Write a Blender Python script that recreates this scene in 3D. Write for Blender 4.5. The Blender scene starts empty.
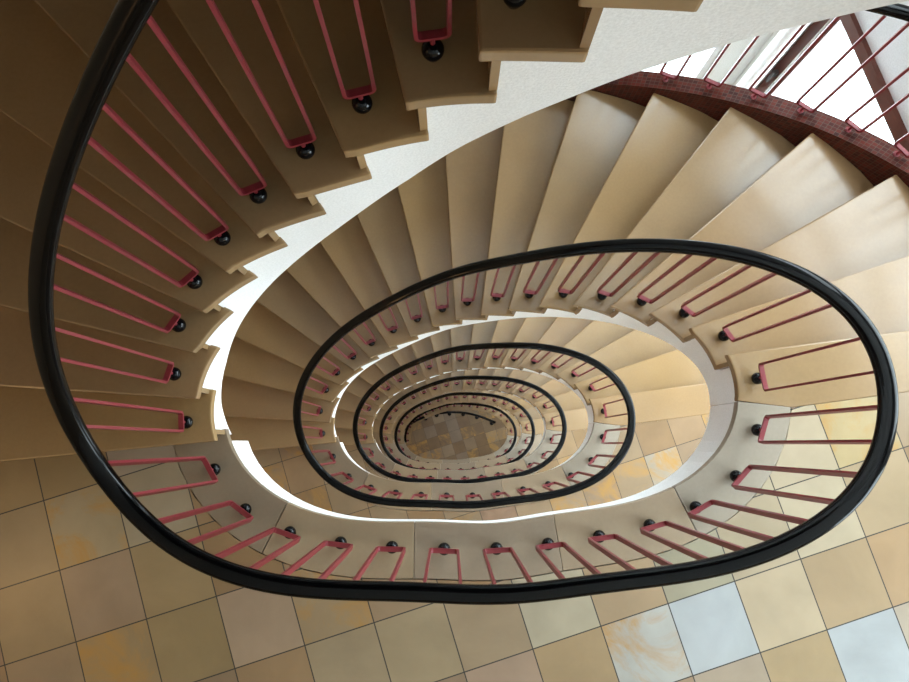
import bpy, bmesh, math, random
from mathutils import Vector, Matrix

random.seed(4)
C = bpy.context.scene.collection
PI = math.pi
H = 3.06                 # storey height
N = 18                   # treads in a flight
RISE = H / N
NFL = 6                  # flights 0..5, landings 0..5 (0 = the one level with the eye), ground floor = level 6


def zl(k):               # floor level of landing k (1 = nearest below the camera)
    return (1 - k) * H


# ---------------------------------------------------------------- plan curves
CEN = Vector((0.13, 0.22))
EDGE = [0.774, 0.0106, -0.0063, 0.2671, 0.0271, 0.0059, -0.0194, 0.0566, 0.0124, 0.0014, -0.0093, 0.0056, -0.0017]
BALL = [0.8827, 0.01, -0.0104, 0.2673, 0.0215, 0.006, -0.0262, 0.0472, 0.01, 0.0011, -0.0075, 0.0002, -0.0001]


def polar(co, th):
    r = co[0]
    for k in range(1, (len(co) - 1) // 2 + 1):
        r += co[2 * k - 1] * math.cos(k * th) + co[2 * k] * math.sin(k * th)
    return r


def curve_pt(co, th):
    r = polar(co, th)
    return CEN + Vector((r * math.cos(th), r * math.sin(th)))


def curve_tan(co, th):
    return (curve_pt(co, th + 1e-3) - curve_pt(co, th - 1e-3)).normalized()


def edge_pt(th, off=0.0):          # well edge, pushed outward by off
    t = curve_tan(EDGE, th)
    return curve_pt(EDGE, th) + Vector((t.y, -t.x)) * off


BALLS = [(1.323, 0.267), (1.265, 0.48), (1.149, 0.621), (0.987, 0.712), (0.823, 0.778), (0.645, 0.828), (0.475, 0.864),
         (0.296, 0.881), (0.122, 0.887), (-0.038, 0.878), (-0.211, 0.845), (-0.386, 0.798), (-0.555, 0.730), (-0.711, 0.652),
         (-0.856, 0.551), (-0.972, 0.432), (-1.044, 0.273), (-1.047, 0.096),
         (-0.984, -0.096), (-0.855, -0.264), (-0.665, -0.358), (-0.451, -0.399), (-0.240, -0.421), (-0.024, -0.430),
         (0.193, -0.429), (0.408, -0.416), (0.621, -0.385), (0.832, -0.341), (1.032, -0.272), (1.214, -0.147), (1.311, 0.048)]
HR = [0.89, 0.985, 0.99, 0.975, 0.965, 0.96, 0.93, 0.88, 0.865, 0.88, 0.90, 0.905, 0.895, 0.88, 0.875, 0.895, 0.91, 0.895,
      0.88, 0.905, 0.92, 0.915, 0.91, 0.91, 0.91, 0.91, 0.91, 0.92, 0.935, 0.97, 0.905]


def ang(p):
    return math.atan2(p[1] - CEN.y, p[0] - CEN.x)


TH = []
for p in BALLS:
    a = ang(p)
    while TH and a < TH[-1]:
        a += 2 * PI
    TH.append(a)
ZREL = [-i * RISE if i < N else -H for i in range(31)]     # foot level under each baluster, from the top landing of its flight
_kn = []                                                    # rail knots over several turns
for turn in range(-2, 3):
    for i in range(31):
        _kn.append((TH[i] + 2 * PI * turn, ZREL[i] + HR[i] - H * turn))


def _lin(th):
    for a, b in zip(_kn[:-1], _kn[1:]):
        if a[0] <= th <= b[0]:
            return a[1] + (b[1] - a[1]) * (th - a[0]) / (b[0] - a[0])
    return _kn[0][1] if th < _kn[0][0] else _kn[-1][1]


def rail_z(th):          # height of the handrail's axis above the top landing of its flight
    s = w = 0.0
    for j in range(-6, 7):
        g = math.exp(-(j / 3.0) ** 2)
        s += g * _lin(th + j * 0.06)
        w += g
    return s / w


# nosing points on the well edge and the direction of each nosing line
NOSE = [(1.215, .376), (1.122, .523), (.987, .624), (.835, .691), (.672, .733), (.511, .763), (.352, .779), (.199, .780), (.045, .779),
        (-.104, .762), (-.260, .727), (-.420, .679), (-.565, .616), (-.704, .547), (-.834, .452), (-.924, .336), (-.963, .179), (-.940, .020)]
NANG = [7, 17.7, 28.8, 40.0, 50.7, 60.9, 71.4, 82.3, 92.9, 103.5, 113.4, 123.0, 133.2, 144.2, 154.6, 165.9, 175.8, 184.9]
NOSE = [Vector(p) for p in NOSE]
WID = 1.46
OUT = [NOSE[i] + Vector((math.cos(math.radians(NANG[i])), math.sin(math.radians(NANG[i])))) * WID for i in range(N)]
NOSE_X = [Vector((1.247, .174))] + NOSE + [Vector((-.91, -.09))]       # one more at either end
OUT_X = [Vector((2.70, .30))] + OUT + [Vector((-2.40, -.26))]


def cat(P, s):           # Catmull-Rom through P (P[0] is s = -1)
    s = min(max(s + 1, 0), len(P) - 1)
    i = min(int(s), len(P) - 2)
    t = s - i
    p0, p1, p2, p3 = P[max(i - 1, 0)], P[i], P[i + 1], P[min(i + 2, len(P) - 1)]
    return 0.5 * ((2 * p1) + (p2 - p0) * t + (2 * p0 - 5 * p1 + 4 * p2 - p3) * t * t + (3 * p1 - p0 - 3 * p2 + p3) * t ** 3)


def outer_pt(s, off=0.0):
    p = cat(OUT_X, s)
    t = (cat(OUT_X, s + .02) - cat(OUT_X, s - .02)).normalized()
    return p + Vector((t.y, -t.x)) * off


def inner_th(s):
    p = cat(NOSE_X, s)
    a = ang(p)
    if s > 8 and a < 0:
        a += 2 * PI
    return a


# ---------------------------------------------------------------- materials
def mat(name):
    m = bpy.data.materials.new(name)
    m.use_nodes = True
    nt = m.node_tree
    b = nt.nodes['Principled BSDF']
    return m, nt, b


def nd(nt, kind, **kw):
    n = nt.nodes.new(kind)
    for k, v in kw.items():
        if k.startswith('i_'):
            n.inputs[k[2:].replace('_', ' ')].default_value = v
        else:
            setattr(n, k, v)
    return n


def ramp(nt, stops, interp='LINEAR'):
    r = nt.nodes.new('ShaderNodeValToRGB')
    r.color_ramp.interpolation = interp
    el = r.color_ramp.elements
    while len(el) > 1:
        el.remove(el[-1])
    el[0].position, el[0].color = stops[0][0], (*stops[0][1], 1)
    for p, c in stops[1:]:
        e = el.new(p)
        e.color = (*c, 1)
    return r


def mix(nt, a, b, f, blend='MIX'):
    m = nt.nodes.new('ShaderNodeMix')
    m.data_type = 'RGBA'
    m.blend_type = blend
    for sock, v in ((m.inputs[6], a), (m.inputs[7], b), (m.inputs[0], f)):
        if hasattr(v, 'is_linked'):
            nt.links.new(v, sock)
        elif isinstance(v, tuple):
            sock.default_value = (*v, 1)
        else:
            sock.default_value = v
    return m.outputs[2]


def simple(name, col, rough, metal=0.0, coat=0.0, bump=None):
    m, nt, b = mat(name)
    b.inputs['Base Color'].default_value = (*col, 1)
    b.inputs['Roughness'].default_value = rough
    b.inputs['Metallic'].default_value = metal
    b.inputs['Coat Weight'].default_value = coat
    b.inputs['Coat Roughness'].default_value = .05
    tc = nd(nt, 'ShaderNodeTexCoord')
    no = nd(nt, 'ShaderNodeTexNoise', i_Scale=bump[0] if bump else 40.0, i_Detail=4.0)
    nt.links.new(tc.outputs['Object'], no.inputs['Vector'])
    v = ramp(nt, [(0.3, tuple(c * .93 for c in col)), (.7, tuple(min(1, c * 1.05) for c in col))])
    nt.links.new(no.outputs['Fac'], v.inputs['Fac'])
    nt.links.new(v.outputs['Color'], b.inputs['Base Color'])
    if bump:
        bp = nd(nt, 'ShaderNodeBump', i_Strength=bump[1], i_Distance=.01)
        nt.links.new(no.outputs['Fac'], bp.inputs['Height'])
        nt.links.new(bp.outputs['Normal'], b.inputs['Normal'])
    return m


def stone(name, cols, rough=.26):
    """polished sandstone; the tone differs from slab to slab, with soft clouds and specks"""
    m, nt, b = mat(name)
    tc = nd(nt, 'ShaderNodeTexCoord')
    oi = nd(nt, 'ShaderNodeObjectInfo')
    r = ramp(nt, [(i / max(1, len(cols) - 1), c) for i, c in enumerate(cols)])
    nt.links.new(oi.outputs['Random'], r.inputs['Fac'])
    sh = nd(nt, 'ShaderNodeVectorMath', operation='SCALE')
    cmb = nd(nt, 'ShaderNodeCombineXYZ')
    for i in range(3):
        nt.links.new(oi.outputs['Random'], cmb.inputs[i])
    nt.links.new(cmb.outputs[0], sh.inputs[0])
    sh.inputs['Scale'].default_value = 37.0
    ad = nd(nt, 'ShaderNodeVectorMath', operation='ADD')
    nt.links.new(tc.outputs['Object'], ad.inputs[0])
    nt.links.new(sh.outputs[0], ad.inputs[1])
    n1 = nd(nt, 'ShaderNodeTexNoise', i_Scale=2.2, i_Detail=4.0, i_Roughness=.5, i_Distortion=.15)
    n2 = nd(nt, 'ShaderNodeTexNoise', i_Scale=70.0, i_Detail=3.0)
    for n in (n1, n2):
        nt.links.new(ad.outputs[0], n.inputs['Vector'])
    v1 = ramp(nt, [(.2, (.84, .83, .80)), (.8, (1.04, 1.03, 1.01))])
    v2 = ramp(nt, [(.2, (.95, .945, .94)), (.8, (1.04, 1.04, 1.04))])
    nt.links.new(n1.outputs['Fac'], v1.inputs['Fac'])
    nt.links.new(n2.outputs['Fac'], v2.inputs['Fac'])
    c = mix(nt, r.outputs['Color'], v1.outputs['Color'], 1.0, 'MULTIPLY')
    c = mix(nt, c, v2.outputs['Color'], 1.0, 'MULTIPLY')
    nt.links.new(c, b.inputs['Base Color'])
    b.inputs['Roughness'].default_value = rough
    return m


def tiles(name, special=(), cols=None):
    """square polished sandstone tiles, 30 cm, laid askew to the well, each its own tone, some with rusty clouds"""
    m, nt, b = mat(name)
    L = nt.links
    tc = nd(nt, 'ShaderNodeTexCoord')
    oi = nd(nt, 'ShaderNodeObjectInfo')
    mp = nd(nt, 'ShaderNodeMapping', vector_type='TEXTURE')
    a = math.radians(17.0)
    u0, v0, pu, pv = .078, -.008, .2955, .2965
    mp.inputs['Rotation'].default_value = (0, 0, a)
    mp.inputs['Location'].default_value = (u0 * math.cos(a) - v0 * math.sin(a), u0 * math.sin(a) + v0 * math.cos(a), 0)
    mp.inputs['Scale'].default_value = (pu, pv, 1)
    L.new(tc.outputs['Object'], mp.inputs['Vector'])
    fl = nd(nt, 'ShaderNodeVectorMath', operation='FLOOR')
    L.new(mp.outputs[0], fl.inputs[0])
    fr = nd(nt, 'ShaderNodeVectorMath', operation='FRACTION')
    L.new(mp.outputs[0], fr.inputs[0])
    key = nd(nt, 'ShaderNodeVectorMath', operation='MULTIPLY_ADD')
    key.inputs[1].default_value = (1, 1, 0)
    cm = nd(nt, 'ShaderNodeCombineXYZ')
    sc = nd(nt, 'ShaderNodeMath', operation='MULTIPLY')
    sc.inputs[1].default_value = 91.7
    L.new(oi.outputs['Random'], sc.inputs[0])
    L.new(sc.outputs[0], cm.inputs[2])
    L.new(fl.outputs[0], key.inputs[0])
    L.new(cm.outputs[0], key.inputs[2])
    wn = nd(nt, 'ShaderNodeTexWhiteNoise', noise_dimensions='3D')
    L.new(key.outputs[0], wn.inputs['Vector'])
    cols = cols or [(0.279, 0.193, 0.111), (0.307, 0.211, 0.122), (0.252, 0.154, 0.075), (0.293, 0.187, 0.101), (0.266, 0.166, 0.078), (0.328, 0.268, 0.201), (0.287, 0.180, 0.112),
            (0.314, 0.219, 0.132), (0.246, 0.168, 0.098), (0.307, 0.198, 0.101), (0.321, 0.251, 0.178), (0.259, 0.175, 0.106)]
    r = ramp(nt, [(i / len(cols), c) for i, c in enumerate(cols)], 'CONSTANT')
    L.new(wn.outputs['Value'], r.inputs['Fac'])
    base = r.outputs['Color']
    cell = nd(nt, 'ShaderNodeVectorMath', operation='MULTIPLY')
    cell.inputs[1].default_value = (1, 1, 0)
    L.new(fl.outputs[0], cell.inputs[0])
    rust = None
    for (ci, cj), colr, rs_ in special:                    # slabs with a tone of their own
        dd = nd(nt, 'ShaderNodeVectorMath', operation='DISTANCE')
        dd.inputs[1].default_value = (ci, cj, 0)
        L.new(cell.outputs[0], dd.inputs[0])
        lt = nd(nt, 'ShaderNodeMath', operation='LESS_THAN')
        lt.inputs[1].default_value = .3
        L.new(dd.outputs['Value'], lt.inputs[0])
        base = mix(nt, base, colr, lt.outputs[0])
        if rs_:
            if rust is None:
                rust = lt.outputs[0]
            else:
                sm = nd(nt, 'ShaderNodeMath', operation='ADD')
                L.new(rust, sm.inputs[0])
                L.new(lt.outputs[0], sm.inputs[1])
                rust = sm.outputs[0]
    # clouds that restart at every tile
    off = nd(nt, 'ShaderNodeVectorMath', operation='MULTIPLY_ADD')
    L.new(wn.outputs['Color'], off.inputs[0])
    off.inputs[1].default_value = (40, 40, 40)
    L.new(tc.outputs['Object'], off.inputs[2])
    n1 = nd(nt, 'ShaderNodeTexNoise', i_Scale=4.0, i_Detail=5.0, i_Roughness=.55, i_Distortion=.3)
    n2 = nd(nt, 'ShaderNodeTexNoise', i_Scale=3.0, i_Detail=7.0, i_Roughness=.68, i_Distortion=.9)
    L.new(off.outputs[0], n1.inputs['Vector'])
    L.new(off.outputs[0], n2.inputs['Vector'])
    v1 = ramp(nt, [(.25, (.78, .77, .75)), (.75, (1.05, 1.04, 1.03))])
    L.new(n1.outputs['Fac'], v1.inputs['Fac'])
    c = mix(nt, base, v1.outputs['Color'], 1.0, 'MULTIPLY')
    # rust clouds on about one tile in four
    sepc = nd(nt, 'ShaderNodeSeparateColor')
    L.new(wn.outputs['Color'], sepc.inputs[0])
    on = nd(nt, 'ShaderNodeMath', operation='GREATER_THAN')
    on.inputs[1].default_value = .72
    L.new(sepc.outputs['Green'], on.inputs[0])
    rs = ramp(nt, [(.46, (0, 0, 0)), (.62, (1, 1, 1))])
    L.new(n2.outputs['Fac'], rs.inputs['Fac'])
    fm = nd(nt, 'ShaderNodeMath', operation='MULTIPLY')
    L.new(rs.outputs['Color'], fm.inputs[0])
    L.new(rust if rust is not None else on.outputs[0], fm.inputs[1])
    fm2 = nd(nt, 'ShaderNodeMath', operation='MULTIPLY')
    fm2.inputs[1].default_value = .9
    L.new(fm.outputs[0], fm2.inputs[0])
    c = mix(nt, c, (.38, .20, .045), fm2.outputs[0])
    # joints
    sp = nd(nt, 'ShaderNodeSeparateXYZ')
    L.new(fr.outputs[0], sp.inputs[0])
    ds = []
    for i in range(2):
        pp = nd(nt, 'ShaderNodeMath', operation='PINGPONG')
        pp.inputs[1].default_value = .5
        L.new(sp.outputs[i], pp.inputs[0])
        ds.append(pp.outputs[0])
    mn = nd(nt, 'ShaderNodeMath', operation='MINIMUM')
    L.new(ds[0], mn.inputs[0])
    L.new(ds[1], mn.inputs[1])
    j = nd(nt, 'ShaderNodeMath', operation='LESS_THAN')
    j.inputs[1].default_value = .008
    L.new(mn.outputs[0], j.inputs[0])
    c = mix(nt, c, (.03, .025, .02), j.outputs[0])
    L.new(c, b.inputs['Base Color'])
    b.inputs['Roughness'].default_value = .3
    return m


def mosaic():
    m, nt, b = mat('red_mosaic')
    uv = nd(nt, 'ShaderNodeUVMap', uv_map='UVMap')
    br = nd(nt, 'ShaderNodeTexBrick', offset=0.0, offset_frequency=2)
    br.inputs['Color1'].default_value = (.105, .014, .007, 1)
    br.inputs['Color2'].default_value = (.032, .005, .004, 1)
    br.inputs['Mortar'].default_value = (.085, .05, .035, 1)
    br.inputs['Scale'].default_value = 1.0
    br.inputs['Mortar Size'].default_value = .0016
    br.inputs['Brick Width'].default_value = .026
    br.inputs['Row Height'].default_value = .021
    br.inputs['Bias'].default_value = -.1
    nt.links.new(uv.outputs[0], br.inputs['Vector'])
    nt.links.new(br.outputs['Color'], b.inputs['Base Color'])
    b.inputs['Roughness'].default_value = .5
    b.inputs['Specular IOR Level'].default_value = .2
    return m


def glass():
    m = bpy.data.materials.new('window_glass')
    m.use_nodes = True
    nt = m.node_tree
    nt.nodes.clear()
    o = nd(nt, 'ShaderNodeOutputMaterial')
    t = nd(nt, 'ShaderNodeBsdfTransparent')
    t.inputs[0].default_value = (.95, .98, .97, 1)
    g = nd(nt, 'ShaderNodeBsdfGlossy', i_Roughness=.02)
    f = nd(nt, 'ShaderNodeFresnel', i_IOR=1.45)
    x = nd(nt, 'ShaderNodeMixShader')
    bk = nd(nt, 'ShaderNodeNewGeometry')
    inv = nd(nt, 'ShaderNodeMath', operation='SUBTRACT')
    inv.inputs[0].default_value = 1.0
    nt.links.new(bk.outputs['Backfacing'], inv.inputs[1])
    mu = nd(nt, 'ShaderNodeMath', operation='MULTIPLY')
    nt.links.new(f.outputs[0], mu.inputs[0])
    nt.links.new(inv.outputs[0], mu.inputs[1])
    nt.links.new(mu.outputs[0], x.inputs[0])
    nt.links.new(t.outputs[0], x.inputs[1])
    nt.links.new(g.outputs[0], x.inputs[2])
    nt.links.new(x.outputs[0], o.inputs[0])
    return m


M_TREAD = stone('tread_stone', [(0.282, 0.176, 0.089), (0.318, 0.201, 0.096), (0.266, 0.180, 0.101), (0.310, 0.193, 0.084), (0.335, 0.222, 0.120)], .21)
M_EDGES = [stone('edge_stone_%s' % n, [c], .28) for n, c in (('brown', (.250, .190, .130)), ('beige', (.325, .240, .150)), ('dun', (.275, .212, .150)),
                                                         ('buff', (.320, .240, .158)), ('grey', (.295, .250, .195)))]
M_TILE = tiles('sandstone_tiles')
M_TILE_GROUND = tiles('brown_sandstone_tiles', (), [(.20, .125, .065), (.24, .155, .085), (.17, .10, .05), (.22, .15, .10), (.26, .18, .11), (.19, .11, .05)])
M_TILE_NEAR = tiles('sandstone_tiles_near', [
    ((2, -4), (0.36, 0.378, 0.385), 0), ((4, -5), (0.33, 0.345, 0.352), 0), ((1, -4), (0.384, 0.374, 0.342), 1), ((0, -3), (0.384, 0.330, 0.231), 0), ((2, -3), (0.292, 0.259, 0.176), 0),
    ((3, -4), (0.376, 0.294, 0.189), 0), ((4, -4), (0.307, 0.215, 0.118), 0), ((3, -5), (0.315, 0.223, 0.115), 0), ((3, -3), (0.353, 0.280, 0.182), 0), ((4, -3), (0.369, 0.302, 0.204), 0),
    ((5, -3), (0.330, 0.240, 0.140), 0), ((5, -2), (0.353, 0.266, 0.134), 1), ((4, -2), (0.376, 0.302, 0.201), 0), ((3, -2), (0.369, 0.302, 0.201), 0), ((1, -3), (0.338, 0.236, 0.134), 0), ((0, -4), (0.323, 0.223, 0.115), 0),
    ((-1, -3), (0.307, 0.223, 0.134), 0), ((-1, -4), (0.338, 0.234, 0.158), 0), ((-2, -3), (0.323, 0.244, 0.143), 0), ((-3, -3), (0.323, 0.244, 0.146), 0), ((-3, -2), (0.323, 0.230, 0.128), 1),
    ((-4, -2), (0.353, 0.251, 0.164), 0), ((-5, -2), (0.276, 0.194, 0.091), 0), ((-5, -1), (0.292, 0.204, 0.100), 0), ((-6, -1), (0.292, 0.201, 0.125), 0), ((-6, 0), (0.338, 0.259, 0.152), 1),
    ((-7, 0), (0.307, 0.215, 0.115), 0), ((-7, -1), (0.292, 0.204, 0.106), 0), ((-5, 0), (0.323, 0.259, 0.170), 0), ((-6, -2), (0.300, 0.208, 0.103), 1), ((-7, 1), (0.292, 0.194, 0.091), 0), ((-6, 1), (0.284, 0.194, 0.091), 0)])
M_PLASTER = simple('white_plaster', (.89, .895, .895), .75, bump=(160.0, .14))
M_WALL = simple('wall_paint', (.80, .79, .76), .8, bump=(120.0, .15))
M_WARM = simple('ochre_bounce_wall', (.38, .28, .18), .8, bump=(120.0, .15))  # unseen walls, toned dark and warm to cut and tint the bounce light
M_DARK = simple('dark_upper_absorber', (.07, .045, .03), .7)  # made-up dark tone for the unseen top, keeps handrail reflections black
M_COOL = simple('cool_white_wall_paint', (.82, .86, .88), .8, bump=(120.0, .12))
M_RED = simple('red_lacquered_steel', (.20, .019, .026), .42)
M_BLACK = simple('black_gloss', (.003, .003, .004), .12)
M_BLACK.node_tree.nodes['Principled BSDF'].inputs['Specular IOR Level'].default_value = .25
M_RAIL = simple('black_rail_plastic', (.0015, .0016, .0018), .2, coat=.25)
M_RAIL.node_tree.nodes['Principled BSDF'].inputs['Specular IOR Level'].default_value = .05
M_MOS = mosaic()
M_GLASS = glass()
M_BROWN = simple('brown_window_frame', (.11, .030, .018), .4)
M_WHITE = simple('white_frame', (.8, .8, .8), .4)
M_METAL = simple('grey_metal', (.06, .055, .055), .5)


# ---------------------------------------------------------------- mesh helpers
def obj(name, bm, m, parent=None, smooth=False, loc=None):
    bmesh.ops.recalc_face_normals(bm, faces=bm.faces)
    me = bpy.data.meshes.new(name)
    bm.to_mesh(me)
    bm.free()
    if smooth:
        me.shade_smooth()
        try:
            me.set_sharp_from_angle(angle=math.radians(40))
        except Exception:
            pass
    me.materials.append(m)
    o = bpy.data.objects.new(name, me)
    C.objects.link(o)
    if parent:
        o.parent = parent
    if loc:
        o.location = loc
    return o


def thing(name, label, cate, loc=(0, 0, 0), group=None):
    o = bpy.data.objects.new(name, None)
    o.empty_display_size = .1
    C.objects.link(o)
    o.location = loc
    o['label'] = label
    o['category'] = cate
    if group:
        o['group'] = group
    return o


def struct(o):
    o['kind'] = 'structure'
    return o


def dup(o, parent=None, loc=None):
    c = o.copy()
    C.objects.link(c)
    if parent:
        c.parent = parent
    if loc is not None:
        c.location = loc
    for ch in list(o.children):
        dup(ch, c)
    return c


def prism(pts, z0, z1, bev=0.0, seg=2):
    """solid over a plan polygon"""
    bm = bmesh.new()
    lo = [bm.verts.new((p[0], p[1], z0)) for p in pts]
    hi = [bm.verts.new((p[0], p[1], z1)) for p in pts]
    bm.faces.new(hi)
    bm.faces.new(lo[::-1])
    n = len(pts)
    for i in range(n):
        bm.faces.new((lo[i], lo[(i + 1) % n], hi[(i + 1) % n], hi[i]))
    bmesh.ops.recalc_face_normals(bm, faces=bm.faces)
    if bev:
        ed = [e for e in bm.edges if abs(e.verts[0].co.z - e.verts[1].co.z) < 1e-6 or e.calc_face_angle(0) > .5]
        bmesh.ops.bevel(bm, geom=ed, offset=bev, segments=seg, profile=.6, affect='EDGES', clamp_overlap=True)
    return bm


def add_box(bm, x0, x1, y0, y1, z0, z1, mtx=None):
    vs = [bm.verts.new((x, y, z)) for x in (x0, x1) for y in (y0, y1) for z in (z0, z1)]
    for f in ((0, 1, 3, 2), (4, 6, 7, 5), (0, 4, 5, 1), (2, 3, 7, 6), (0, 2, 6, 4), (1, 5, 7, 3)):
        bm.faces.new([vs[i] for i in f])
    if mtx:
        bmesh.ops.transform(bm, matrix=mtx, verts=vs)
    return bm


def sweep(path, frames, prof, close_ends=True):
    """path: 3-D points; frames: (side, up) per point; prof: (a, b) loop"""
    bm = bmesh.new()
    rings = []
    for p, (sd, up) in zip(path, frames):
        rings.append([bm.verts.new(p + sd * a + up * b) for a, b in prof])
    n = len(prof)
    for r0, r1 in zip(rings[:-1], rings[1:]):
        for i in range(n):
            bm.faces.new((r0[i], r0[(i + 1) % n], r1[(i + 1) % n], r1[i]))
    if close_ends:
        bm.faces.new(rings[0][::-1])
        bm.faces.new(rings[-1])
    return bm


def lathe(prof, seg=24):
    bm = bmesh.new()
    rings = []
    for r, z in prof:
        if r < 1e-6:
            rings.append([bm.verts.new((0, 0, z))])
        else:
            rings.append([bm.verts.new((r * math.cos(2 * PI * i / seg), r * math.sin(2 * PI * i / seg), z)) for i in range(seg)])
    for a, b in zip(rings[:-1], rings[1:]):
        for i in range(seg):
            q = [a[i % len(a)], a[(i + 1) % len(a)] if len(a) > 1 else None, b[(i + 1) % len(b)] if len(b) > 1 else None, b[i % len(b)]]
            q = [v for v in q if v]
            if len(q) > 2:
                bm.faces.new(q)
    return bm


RAILPROF = []
for i in range(24):      # rounded handrail section, 56 mm wide and 44 mm high
    a = 2 * PI * i / 24
    ca, sa = math.cos(a), math.sin(a)
    e = .78
    RAILPROF.append((.028 * math.copysign(abs(ca) ** e, ca), .022 * math.copysign(abs(sa) ** e, sa)))


# ---------------------------------------------------------------- stair flight
TT = .042                # tread thickness
REC = .028               # white side set back under the tread ends
RSET = .03               # riser set back under the nosing


def soff(s):             # soffit height below the flight's top landing, by step position
    tab = [(-1.2, -.40), (-.5, -.42), (0, -.48), (1, -.66), (2, -.87), (3, -1.05), (4, -1.21), (5, -1.36), (6, -1.51), (7, -1.67), (8, -1.85), (9, -2.04),
           (10, -2.20), (11, -2.37), (12, -2.54), (13, -2.69), (14, -2.84), (15, -2.99), (16, -3.10), (17, -3.27), (18, -3.31)]
    for (a, za), (b, zb) in zip(tab[:-1], tab[1:]):
        if a <= s <= b:
            return za + (zb - za) * (s - a) / (b - a)
    return tab[0][1] if s < tab[0][0] else tab[-1][1]


def tread_poly(s):
    d = Vector((math.cos(math.radians(NANG[s])), math.sin(math.radians(NANG[s]))))
    pts = [NOSE[s].copy(), OUT[s].copy()]
    if s == 0:
        pts += [outer_pt(-.5), Vector((2.70, .292)), Vector((1.478, .142)), Vector((1.247, .174))]
        a0, a1 = inner_th(-1.0), inner_th(0)
    else:
        for k in range(1, 5):
            pts.append(outer_pt(s - k / 4 * 1.0))
        dp = Vector((math.cos(math.radians(NANG[s - 1])), math.sin(math.radians(NANG[s - 1]))))
        nb = Vector((dp.y, -dp.x)) * (RSET + .02)          # tucked under the riser above
        pts[-1] = OUT[s - 1] + nb
        p = NOSE[s - 1] + nb
        a0 = ang(p)
        if s > 9 and a0 < 0:
            a0 += 2 * PI
        a1 = inner_th(s)
    for k in range(0 if s else 1, 8):
        pts.append(curve_pt(EDGE, a0 + (a1 - a0) * k / 8))
    return pts


def bevel_prism(pts, z0, z1):
    return prism(pts, z0, z1, .007, 2)


def ring_mesh(stations):
    """stations: list of closed 4-point sections -> solid strip"""
    bm = bmesh.new()
    R_ = [[bm.verts.new(p) for p in st] for st in stations]
    for a, b in zip(R_[:-1], R_[1:]):
        for i in range(len(a)):
            j = (i + 1) % len(a)
            bm.faces.new((a[i], a[j], b[j], b[i]))
    bm.faces.new(R_[0][::-1])
    bm.faces.new(R_[-1])
    return bm


ZT = [-s_ * RISE for s_ in range(N)]
ZT0 = [z + l for z, l in zip(ZT, [.06] * 6 + [.055, .042, .026, .012] + [0] * 8)]
DS0 = [.1, .15, .2, .25, .3, .32, .32, .25, .14, .07] + [0] * 8
NOSE0 = [cat(NOSE_X, s_ - DS0[s_]) for s_ in range(N)]
OUT0 = [cat(OUT_X, s_ - DS0[s_]) for s_ in range(N)]


def dsf(D, q):
    q = min(max(q, 0), N - 1.001)
    return D[int(q)] + (D[int(q) + 1] - D[int(q)]) * (q - int(q))


def make_flight(label, ZT=ZT, DS=None):
    """built with its top landing at z = 0"""
    root = thing('stair_flight', label, 'stairs', group='stair flights winding down the well')
    for s in range(N):
        z = ZT[s]
        zn = ZT[s + 1] if s < N - 1 else -H
        obj('tread', bevel_prism(tread_poly(s), z - TT, z), M_TREAD, root, smooth=False)
        # riser under this nosing, down to the next tread
        a = math.radians(NANG[s])
        d, nb = Vector((math.cos(a), math.sin(a))), Vector((math.sin(a), -math.cos(a)))
        p0 = NOSE[s] + nb * RSET + d * .012
        p1 = OUT[s] + nb * RSET - d * .004
        pts = [p0, p1, p1 + nb * .02, p0 + nb * .02]
        obj('riser', prism(pts, zn + .0005, z - TT - .0005), M_TREAD, root)
    # white plastered side and underside
    st = []
    for s in range(N):
        b = 0.999
        for k in range(9):
            q = (s - 1) + b * k / 8 + .0005
            if s == 0 and q < -.98:
                q = -.98
            # the step in the white side stands behind the riser, not under the nosing lip
            di, do = .27, .105
            if s == 0:
                qi, qo = -.98 + (.98 - di) * k / 8, -.98 + (.98 - do) * k / 8
            else:
                qi, qo = s - 1 - di + k / 8 + .0005, s - 1 - do + k / 8 + .0005
            qq = qi
            th = inner_th(qi)
            pi_, po = edge_pt(th, REC), outer_pt(qo, -.004)
            zt, zb = ZT[s] - TT - .001, soff(qq - dsf(DS, qq) if DS else qq)
            st.append([(pi_.x, pi_.y, zb), (pi_.x, pi_.y, zt), (po.x, po.y, zt), (po.x, po.y, zb)])
    obj('side', ring_mesh(st), M_PLASTER, root)
    # mosaic curb along the outer ends of the treads
    bm = bmesh.new()
    uvl = bm.loops.layers.uv.new('UVMap')
    prev, run = None, 0.0
    for k in range(0, 18 * 6 + 4):
        s = -.6 + k / 6
        if s > 17.25:
            break
        a, b = outer_pt(s, .003), outer_pt(s, .103)
        zt = -s * RISE + .045
        zb = soff(s) - .03
        ring = [(a.x, a.y, zb), (a.x, a.y, zt), (b.x, b.y, zt), (b.x, b.y, zb)]
        if prev:
            ln = (Vector(ring[1]) - Vector(prev[0][1])).length
            for i in range(4):
                j = (i + 1) % 4
                A = [prev[0][i], prev[0][j], ring[j], ring[i]]
                f = bm.faces.new([bm.verts.new(v) for v in A])
                dz = [.0, .105, .0, .105]
                if i in (0, 2):
                    vv = [A[0][2] - prev[0][1][2], A[1][2] - prev[0][1][2], A[2][2] - ring[1][2], A[3][2] - ring[1][2]]
                else:
                    vv = [0, .1, .1, 0]
                for lp, u, v in zip(f.loops, (run, run, run + ln, run + ln), vv):
                    lp[uvl].uv = (u, v)
            run += ln
        prev = (ring,)
    bmesh.ops.remove_doubles(bm, verts=bm.verts, dist=1e-5)
    obj('mosaic_curb', bm, M_MOS, root)
    return root


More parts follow.
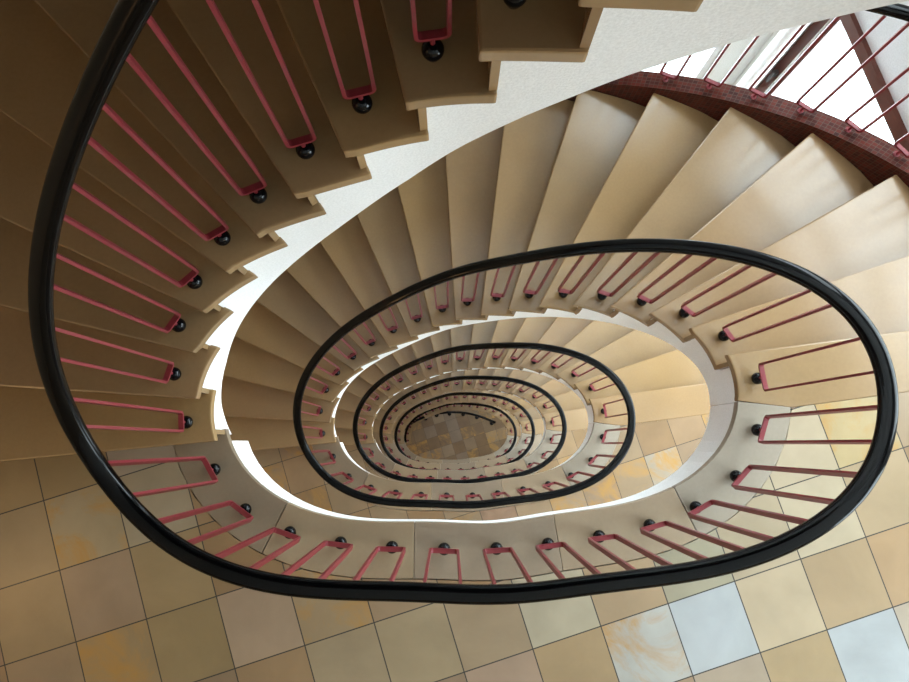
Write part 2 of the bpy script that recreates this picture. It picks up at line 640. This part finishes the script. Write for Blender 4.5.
FL_LABEL = [
    'nearest stair flight, dark beige treads with wide bright white side sweeping over the other flights',
    'second stair flight down, cream treads running beside the red mosaic curb and window',
    'third stair flight down, beige treads just inside the second loop of black handrail',
    'fourth stair flight down, small treads inside the third loop of black handrail',
    'fifth stair flight down, tiny treads inside the fourth loop of black handrail',
    'lowest stair flight, dim treads ending on the brown tiled ground floor',
]
keep = NOSE, OUT, NOSE_X, OUT_X
NOSE, OUT = NOSE0, OUT0
NOSE_X, OUT_X = [keep[2][0]] + NOSE0 + [keep[2][-1]], [keep[3][0]] + OUT0 + [keep[3][-1]]
flights = [make_flight(FL_LABEL[0], ZT0, DS0)]
NOSE, OUT, NOSE_X, OUT_X = keep
flightp = make_flight(FL_LABEL[1])
flights.append(flightp)
for k in range(2, NFL):
    f = dup(flightp)
    f['label'] = FL_LABEL[k]
    flights.append(f)
for k, f in enumerate(flights):
    f.location = (0, 0, zl(k))

# ---------------------------------------------------------------- railings
BARW = .112              # U width on the landings and the top tread; narrower on the other treads
BARN = .074


def baluster_mesh(wd, rail_fn, zfoot, zb=.082, tk=.009):
    """one red U of flat steel standing on a stub, foot at z = 0; rods run up into the rail"""
    w, t = wd / 2, tk
    hw = .010
    r = .014
    h = [rail_fn(sg * w) - zfoot - .012 for sg in (-1, 1)]
    path = [(-w, h[0])]
    for k in range(5):
        a = PI + (PI / 2) * k / 4
        path.append((-w + r + r * math.cos(a), zb + r + r * math.sin(a)))
    for k in range(5):
        a = 1.5 * PI + (PI / 2) * k / 4
        path.append((w - r + r * math.cos(a), zb + r + r * math.sin(a)))
    path.append((w, h[1]))
    bm = bmesh.new()
    rings = []
    n = len(path)
    for k, (x, z) in enumerate(path):
        x0, z0 = path[max(k - 1, 0)]
        x1, z1 = path[min(k + 1, n - 1)]
        tx, tz = x1 - x0, z1 - z0
        l = math.hypot(tx, tz)
        nx, nz = tz / l, -tx / l                            # outward side of the U
        ring = []
        for a, b in ((-t / 2, -hw), (t / 2, -hw), (t / 2, hw), (-t / 2, hw)):
            ring.append(bm.verts.new((x + nx * a, b, z + nz * a)))
        rings.append(ring)
    for a, b in zip(rings[:-1], rings[1:]):
        for q in range(4):
            bm.faces.new((a[q], a[(q + 1) % 4], b[(q + 1) % 4], b[q]))
    bm.faces.new(rings[0][::-1])
    bm.faces.new(rings[-1])
    # stub down into the ball
    m = bmesh.ops.create_cone(bm, cap_ends=True, segments=10, radius1=.006, radius2=.006, depth=.04)
    bmesh.ops.translate(bm, vec=(0, 0, zb - .017 + .002), verts=m['verts'])
    return bm


def ball_mesh():
    prof = [(0, 0), (.016, 0), (.0175, .004)]
    for k in range(1, 15):
        a = -PI / 2 + PI * k / 15
        if a > -.85:
            prof.append((.0262 * math.cos(a), .027 + .0262 * math.sin(a)))
    prof.append((0, .0532))
    return lathe(prof, 22)


ball_src = None


def make_baluster(root, wd, foot, tangent, rail_fn, zfoot):
    global ball_src
    rz = math.atan2(tangent.y, tangent.x)
    b = obj('baluster', baluster_mesh(wd, rail_fn, zfoot), M_RED, root)
    b.location = (foot.x, foot.y, zfoot)
    b.rotation_euler = (0, 0, rz)
    if ball_src is None:
        k = obj('ball_foot', ball_mesh(), M_BLACK, b, smooth=True)
        ball_src = k
    else:
        k = ball_src.copy()
        C.objects.link(k)
        k.parent = b
    k['label'] = 'black ball under the red bar'
    return b


TA = (TH[30] - 2 * PI + TH[0]) / 2


def rail_bm(th0, th1, n):
    path, fr = [], []
    for k in range(n + 1):
        th = th0 + (th1 - th0) * k / n
        p, t = curve_pt(BALL, th), curve_tan(BALL, th)
        z = rail_z(th)
        dz = (rail_z(th + .01) - rail_z(th - .01)) / (curve_pt(BALL, th + .01) - curve_pt(BALL, th - .01)).length
        T = Vector((t.x, t.y, dz)).normalized()
        sd = Vector((t.y, -t.x, 0))
        path.append(Vector((p.x, p.y, z)))
        fr.append((sd, sd.cross(T).normalized()))
    return sweep(path, fr, RAILPROF)


def rail_fn_inner(i):
    p, t = curve_pt(BALL, TH[i]), curve_tan(BALL, TH[i])

    def fn(d):
        q = p + t * d
        a = ang(q)
        while a < TH[i] - PI:
            a += 2 * PI
        while a > TH[i] + PI:
            a -= 2 * PI
        return rail_z(a)
    return fn


RL_LABEL = [
    'nearest railing, widest loop of thick black handrail on red steel loops, along the front landing',
    'second railing down, black handrail loop with red steel loops directly inside the nearest loop',
    'third railing down, black handrail oval with red steel loops around the third flight',
    'fourth railing down, thin black handrail oval with tiny red loops',
    'fifth railing down, thin black handrail oval around the tiny dim treads',
    'lowest railing, thin black handrail arc along the treads that reach the ground floor',
]


def make_railing(label, near=False):
    root = thing('stair_railing', label, 'railing', group='railings winding down the well')
    obj('handrail', rail_bm(TA, TA + 2 * PI, 300), M_RAIL, root, smooth=True)
    for i in range(31):
        p = Vector(BALLS[i])
        q = curve_pt(BALL, TH[i])
        p = p.lerp(q, .35)
        z = ZREL[i]
        if near and i < N:
            p = p - curve_tan(BALL, TH[i]) * (DS0[i] * .12)
            z = ZT0[i]
        make_baluster(root, BARN if 0 < i < N else BARW, p, curve_tan(BALL, TH[i]), rail_fn_inner(i), z)
    return root


rail0 = make_railing(RL_LABEL[0], True)
railp = make_railing(RL_LABEL[1])
rails = [rail0, railp]
for k in range(2, 5):
    r = dup(railp)
    r['label'] = RL_LABEL[k]
    rails.append(r)
r = thing('stair_railing', RL_LABEL[5], 'railing', group='railings winding down the well')
obj('handrail', rail_bm(TA, TH[17] + .03, 170), M_RAIL, r, smooth=True)
bl = [c for c in railp.children if c.name.startswith('baluster')]
for b in bl[:18]:
    dup(b, r)
rails.append(r)
for k, r in enumerate(rails):
    r.location = (0, 0, zl(k))

# outer railing on the mosaic curb, beside the second flight
outr = thing('outer_railing', 'outer railing of red loops on the red mosaic curb in front of the window', 'railing', (0, 0, zl(1)))


def curb_mid(s):
    return outer_pt(s, .062)


def outer_rail_z(s):
    return -s * RISE + .045 + .875


path, fr = [], []
for k in range(0, 121):
    s = -.9 + 18.0 * k / 120
    p = curb_mid(s)
    t = (curb_mid(s + .02) - curb_mid(s - .02)).normalized()
    L_ = (curb_mid(s + .02) - curb_mid(s - .02)).length
    T = Vector((t.x, t.y, -RISE * .04 / max(L_, 1e-4))).normalized()
    sd = Vector((t.y, -t.x, 0))
    path.append(Vector((p.x, p.y, outer_rail_z(s))))
    fr.append((sd, sd.cross(T).normalized()))
obj('handrail', sweep(path, fr, RAILPROF), M_RAIL, outr, smooth=True)
s = -.58
while s < 17.0:
    p = curb_mid(s)
    dd = curb_mid(s + .05) - curb_mid(s - .05)
    t = dd.normalized()
    per = .1 / dd.length                                    # step units per metre

    def fn(d, s=s, per=per):
        return outer_rail_z(s + d * per)
    zf = -s * RISE + .0445
    b = obj('baluster', baluster_mesh(.095, fn, zf, .052, .012), M_RED, outr)
    b.location = (p.x, p.y, zf)
    b.rotation_euler = (0, 0, math.atan2(t.y, t.x))
    st = lathe([(0, 0), (.016, 0), (.016, .006), (.007, .010), (.007, .05), (0, .05)], 12)
    obj('stub', st, M_RED, b)
    s += .55
# ---------------------------------------------------------------- room outline (plan)
J = Vector((2.41, 2.545))                                   # corner where the window wall begins
WD = Vector((.309, -.951)).normalized()
WN = Vector((WD.y, -WD.x)) * -1                             # towards outside
if WN.x < 0:
    WN = -WN


def wallp(d, off=0.0):
    return J + WD * d + WN * off


YS = -3.6                                                   # front wall beyond the landing
XL = -3.3
YB = 2.95
dS = (J.y - YS) / .951

# ---------------------------------------------------------------- landings
BORD = .218
bth0, bth1 = math.radians(188.5), math.radians(356.3)


def bpt(th, off):
    return edge_pt(th, off)


th_l = ang(Vector((-.935, .045))) + 2 * PI if ang(Vector((-.935, .045))) < 0 else ang(Vector((-.935, .045)))
th_r = ang(Vector((1.247, .174))) + 2 * PI


def landing(k, tm):
    z = 0.0
    cuts = [math.radians(187.6)]
    for q in ((-.705, -.25), (-.152, -.33), (.439, -.304), (.965, -.197)):
        a = ang(q)
        cuts.append(a + 2 * PI if a < 0 else a)
    cuts.append(th_r - .002)
    th0 = cuts[0]
    # tiled floor around the border stones
    P = [wallp((J.y - .346) / .951), Vector((1.480, .1415))]
    n = 40
    for i in range(n + 1):
        th = cuts[-1] + (th0 - cuts[-1]) * i / n
        off = .232 if 0 < i < n else .232
        p = bpt(th, off)
        if i == 0:
            p = Vector((1.480, .136))
        P.append(p)
    a = math.radians(184.9)
    d, nb = Vector((math.cos(a), math.sin(a))), Vector((math.sin(a), -math.cos(a)))
    base = NOSE[17] + nb * -.0
    P.append(base - nb * -.0 + d * .20 + nb * .045)
    P.append(base + d * 2.37 + nb * .045)
    P += [Vector((XL, -.16)), Vector((XL, YS)), wallp(dS)]
    # keep the room side of t17's riser
    fl = struct(obj('floor', prism(P, -.045, -.0004), tm))
    fl['label'] = 'polished sandstone tiles laid askew on the landing'
    for q_, (a0, a1) in enumerate(zip(cuts[:-1], cuts[1:])):
        g = .0011
        pts = []
        m = 12
        for i in range(m + 1):
            th = a0 + g + (a1 - a0 - 2 * g) * i / m
            pts.append(bpt(th, 0))
        for i in range(m, -1, -1):
            th = a0 + g + (a1 - a0 - 2 * g) * i / m
            pts.append(bpt(th, .228))
        obj('edge_stone', prism(pts, -.045, .0012, .003, 2), M_EDGES[q_], fl)
    # plastered slab: its rim is the white band under the landing edge, its underside the ceiling below
    Q = []
    n = 60
    for i in range(n + 1):
        th = (th_r + .0) + ((th_l + .01) - th_r) * i / n
        Q.append(bpt(th, REC))
    Q = [wallp((J.y - .32) / .951), Vector((1.9, .185))] + Q
    Q += [base + d * .2 + nb * .02, base + d * 2.37 + nb * .02, Vector((XL, -.20)), Vector((XL, YS)), wallp(dS)]
    ce = struct(obj('ceiling', prism(Q, -.40, -.0455), M_PLASTER))
    ce['label'] = 'white plastered slab carrying the landing'
    fl.location = (0, 0, zl(k))
    ce.location = (0, 0, zl(k))
    return fl, ce


landing(0, M_TILE)
landing(1, M_TILE_NEAR)
f0, c0 = landing(2, M_TILE)
for k in range(3, 6):
    dup(f0, None, (0, 0, zl(k)))
    dup(c0, None, (0, 0, zl(k)))

# ground floor
G = zl(6)
P = [Vector((XL - .1, YS - .1)), wallp(dS, .0), wallp(0, 0), Vector((J.x, YB)), Vector((XL - .1, YB))]
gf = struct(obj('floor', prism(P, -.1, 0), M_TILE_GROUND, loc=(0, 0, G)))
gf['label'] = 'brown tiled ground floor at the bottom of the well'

# low guard rail under the lowest flight
gr = thing('guard_railing', 'low black guard railing on the brown ground floor tiles under the lowest flight', 'railing', (0, 0, G))
gp = [Vector(p) for p in ((-1.16, .30), (-1.004, .447), (-.86, .548), (-.611, .655), (-.316, .738), (.028, .772), (.396, .752), (.764, .663), (1.142, .506))]


def gcat(s):
    i = min(int(s), len(gp) - 2)
    t = s - i
    p0, p1, p2, p3 = gp[max(i - 1, 0)], gp[i], gp[i + 1], gp[min(i + 2, len(gp) - 1)]
    return 0.5 * ((2 * p1) + (p2 - p0) * t + (2 * p0 - 5 * p1 + 4 * p2 - p3) * t * t + (3 * p1 - p0 - 3 * p2 + p3) * t ** 3)


path, fr = [], []
for k in range(81):
    u = (len(gp) - 1) * k / 80
    p = gcat(u)
    t = (gcat(min(u + .02, len(gp) - 1)) - gcat(max(u - .02, 0))).normalized()
    path.append(Vector((p.x, p.y, .9)))
    fr.append((Vector((t.y, -t.x, 0)), Vector((0, 0, 1))))
obj('handrail', sweep(path, fr, RAILPROF), M_RAIL, gr, smooth=True)
for k in range(9):
    p = gcat(.15 + 7.7 * k / 8)
    o = obj('post', lathe([(0, 0), (.05, 0), (.05, .012), (.016, .02), (.016, .885), (0, .885)], 14), M_BLACK, gr, smooth=True)
    o.location = (p.x, p.y, 0)

# ---------------------------------------------------------------- outer walls and windows
ZTOP = zl(0) + 3.0
WW = .25


def wall_box(name, a, b, z0, z1, out, th=WW, m=None):
    pts = [a, b, b + out * th, a + out * th]
    return struct(obj(name, prism(pts, z0, z1), m or M_WALL))


UP = 2.95                                                   # from here up the unseen walls are coloured dark to dim light from above
W3 = (1.15, 2.12)                                           # narrow white framed windows in the back wall
SILL, HEAD = .34, 2.26
for z0, z1, mm in ((G - .1, UP, None), (UP, ZTOP, M_DARK)):
    tag_ = M_WARM if mm is None else mm
    wall_box('wall_left', Vector((XL, YS)), Vector((XL, YB)), z0, z1, Vector((-1, 0)), m=tag_)
    wall_box('wall_front', Vector((XL, YS)), Vector((wallp(dS).x, YS)), z0, z1, Vector((0, -1)), m=tag_)
    wall_box('wall_back', Vector((XL, YB)), Vector((W3[0], YB)), z0, z1, Vector((0, 1)), m=mm)
    wall_box('wall_back', Vector((W3[1], YB)), Vector((J.x + .35, YB)), z0, z1, Vector((0, 1)), m=mm)
wall_box('wall_back', Vector((W3[0], YB)), Vector((W3[1], YB)), zl(1) + HEAD, ZTOP, Vector((0, 1)))
for k in range(2, 7):
    wall_box('wall_back', Vector((W3[0], YB)), Vector((W3[1], YB)), zl(k) + HEAD, zl(k - 1) + SILL, Vector((0, 1)))
wall_box('wall_back', Vector((W3[0], YB)), Vector((W3[1], YB)), G - .1, zl(6) + SILL, Vector((0, 1)))
struct(obj('ceiling', prism([Vector((XL, YS)), wallp(dS), J, Vector((J.x, YB)), Vector((XL, YB))], ZTOP, ZTOP + .2), M_DARK))

WIN = [(.0, 2.75), (3.28, 5.9)]                             # two windows a storey, along the window wall
SILL, HEAD = .34, 2.26
R3 = Matrix(((WD.x, WN.x, 0, 0), (WD.y, WN.y, 0, 0), (0, 0, 1, 0), (0, 0, 0, 1)))    # x along the wall, y outward


def wm(z):
    return Matrix.Translation((J.x, J.y, z)) @ R3


# window wall: piers between windows and a band of wall at every storey
bm_piers = [(-.02 - .0, .0), (2.75, 3.15), (5.9, dS + .3)]
DIM = {1: 1, 2: 1, 3: .9, 4: .8, 5: .6, 6: .14}
for a, b in bm_piers[1:]:
    bm = add_box(bmesh.new(), a, b, 0, WW, G - .1, ZTOP, wm(0))

    struct(obj('wall_right', bm, M_COOL))
for k in range(0, 9):
    zlo = (zl(k) + HEAD) if k < 8 else None
    # band from the head of storey k to the sill of the storey above
    if k == 0:
        continue
    else:
        lo, hi = zl(k) + HEAD, zl(k - 1) + SILL if k > 1 else ZTOP
    if k == 7:
        lo = G - .1
    if k == 8:
        continue
    bm = add_box(bmesh.new(), 0, 2.75, 0, WW, lo, hi, wm(0))
    struct(obj('wall_right', bm, M_COOL if k > 1 else M_DARK))
    bm = add_box(bmesh.new(), 3.15, 5.9, 0, WW, lo, hi, wm(0))
    struct(obj('wall_right', bm, M_COOL if k > 1 else M_DARK))


def make_window(n, d0, d1):
    w = d1 - d0
    h = HEAD - SILL
    fb = bmesh.new()
    fw, dp = .085, .09
    add_box(fb, -.13, .0, .0, .06 + dp, 0, h)
    add_box(fb, w - fw, w, .06, .06 + dp, 0, h)
    add_box(fb, .0, w - fw, .06, .06 + dp, 0, fw)
    add_box(fb, .0, w - fw, -.03, .06 + dp, h - fw, h)
    fr_ = struct(obj('window_%d' % n, fb, M_BROWN))
    fr_['label'] = 'brown framed stairwell window'
    sb = bmesh.new()                                         # white lip of the sash along the jamb
    add_box(sb, -.05, -.038, -.012, .0, fw, h - fw)
    obj('window_lip', sb, M_WHITE, fr_)
    gb = add_box(bmesh.new(), .0, w - fw, .10, .106, fw, h - fw)
    obj('window_pane', gb, M_GLASS, fr_)
    hb = add_box(bmesh.new(), -.10, -.07, -.03, .0, 1.0, 1.05)
    add_box(hb, -.095, -.075, -.045, -.03, .93, 1.05)
    obj('window_handle', hb, M_METAL, fr_)
    fr_.matrix_world = wm(0) @ Matrix.Translation((d0, 0, 0))
    return fr_


wins = [make_window(1, *WIN[0]), make_window(2, *WIN[1])]
for wi, w in enumerate(wins):
    base = w.matrix_world.copy()
    for k in range(1, 7):
        o = w if k == 1 else dup(w)
        o.name = 'window_%d' % (2 * k + wi - 1)
        m = base.copy()
        m.translation.z = zl(k) + SILL
        o.matrix_world = m

for k in range(1, 7):
    fb = bmesh.new()
    w_, h_ = W3[1] - W3[0], HEAD - SILL
    for a in ((0, .06, 0, h_), (w_ - .06, w_, 0, h_), (.06, w_ - .06, 0, .06), (.06, w_ - .06, h_ - .06, h_)):
        add_box(fb, a[0], a[1], .03, .11, a[2], a[3])
    o = struct(obj('window_%d' % (12 + k), fb, M_WHITE, loc=(W3[0], YB, zl(k) + SILL)))
    o['label'] = 'narrow white framed window beside the round post'
    obj('window_pane', add_box(bmesh.new(), .06, w_ - .06, .06, .066, .06, h_ - .06), M_GLASS, o)

# white round post at the corner left of the window, and the reveal beside it
post = lathe([(0, G), (.06, G), (.06, ZTOP), (0, ZTOP)], 32)
o = struct(obj('trim_1', post, M_PLASTER, smooth=True))
o.location = (J.x - .13, J.y + .13, 0)
o['label'] = 'white round post at the corner beside the brown window frame'
wall_box('wall_corner', J + Vector((-.10, .14)), Vector((J.x - .02, YB)), G - .1, ZTOP, Vector((1, 0)), .25)

# ---------------------------------------------------------------- light: daylight behind every window, a lamp on each landing, added fill on the ground floor
DAY = 222.0
for k in range(1, 7):
    for wi, (d0, d1) in enumerate(WIN):
        ld = bpy.data.lights.new('window_daylight', 'AREA')
        ld.shape = 'RECTANGLE'
        ld.size, ld.size_y = (d1 - d0) + .3, HEAD - SILL + .3
        ld.energy = DAY * DIM[k]
        ld.color = (.81, .915, 1.0)
        lo = bpy.data.objects.new('window_daylight', ld)
        C.objects.link(lo)
        c = wallp((d0 + d1) / 2, .42)
        lo.location = (c.x, c.y, zl(k) + (SILL + HEAD) / 2)
        lo.rotation_euler = Vector((-WN.x, -WN.y, 0)).to_track_quat('-Z', 'Y').to_euler()
for k in range(1, 7):
    ld = bpy.data.lights.new('window_daylight', 'AREA')
    ld.shape = 'RECTANGLE'
    ld.size, ld.size_y = W3[1] - W3[0] + .3, HEAD - SILL + .3
    ld.energy = DAY * DIM[k] * .33
    ld.color = (.81, .915, 1.0)
    lo = bpy.data.objects.new('window_daylight', ld)
    C.objects.link(lo)
    lo.location = ((W3[0] + W3[1]) / 2, YB + .45, zl(k) + (SILL + HEAD) / 2)
    lo.rotation_euler = Vector((0, -1, 0)).to_track_quat('-Z', 'Y').to_euler()
for k in range(0, 7):
    ld = bpy.data.lights.new('landing_or_fill_lamp', 'POINT')
    ld.energy = 14 if k < 6 else 10
    ld.color = (1.0, .60, .26)
    ld.shadow_soft_size = .12
    lo = bpy.data.objects.new('landing_or_fill_lamp', ld)
    C.objects.link(lo)
    lo.location = (-3.1, -1.05, zl(k) + 2.3) if k < 6 else (-1.2, -1.6, G + 2.3)  # the ground one is added fill that warms the floor, with no fitting

w = bpy.data.worlds.new('overcast_sky')
bpy.context.scene.world = w
w.use_nodes = True
bg = w.node_tree.nodes['Background']
bg.inputs[0].default_value = (.85, .93, 1.0, 1)
bg.inputs[1].default_value = 4.0

# ---------------------------------------------------------------- camera
cam = bpy.data.cameras.new('camera')
cam.sensor_width = 36.0
cam.lens = 707.0 / 909.0 * 36.0
cam.clip_start = .02
co = bpy.data.objects.new('camera', cam)
C.objects.link(co)
Rwc = Matrix(((0.99993063, -0.00905636, 0.00753085), (0.00787578, 0.98951335, 0.14422655), (-0.00875805, -0.14415723, 0.98951604)))
co.matrix_world = Matrix.Translation((0, 0, 3.0492)) @ Rwc.transposed().to_4x4()
sc = bpy.context.scene
sc.camera = co
sc.view_settings.view_transform = 'Standard'
sc.view_settings.look = 'None'
sc.view_settings.exposure = 0.0
sc.view_settings.gamma = 1.0
sc.view_settings.use_curve_mapping = False
sc.cycles.max_bounces = 10
sc.cycles.diffuse_bounces = 6
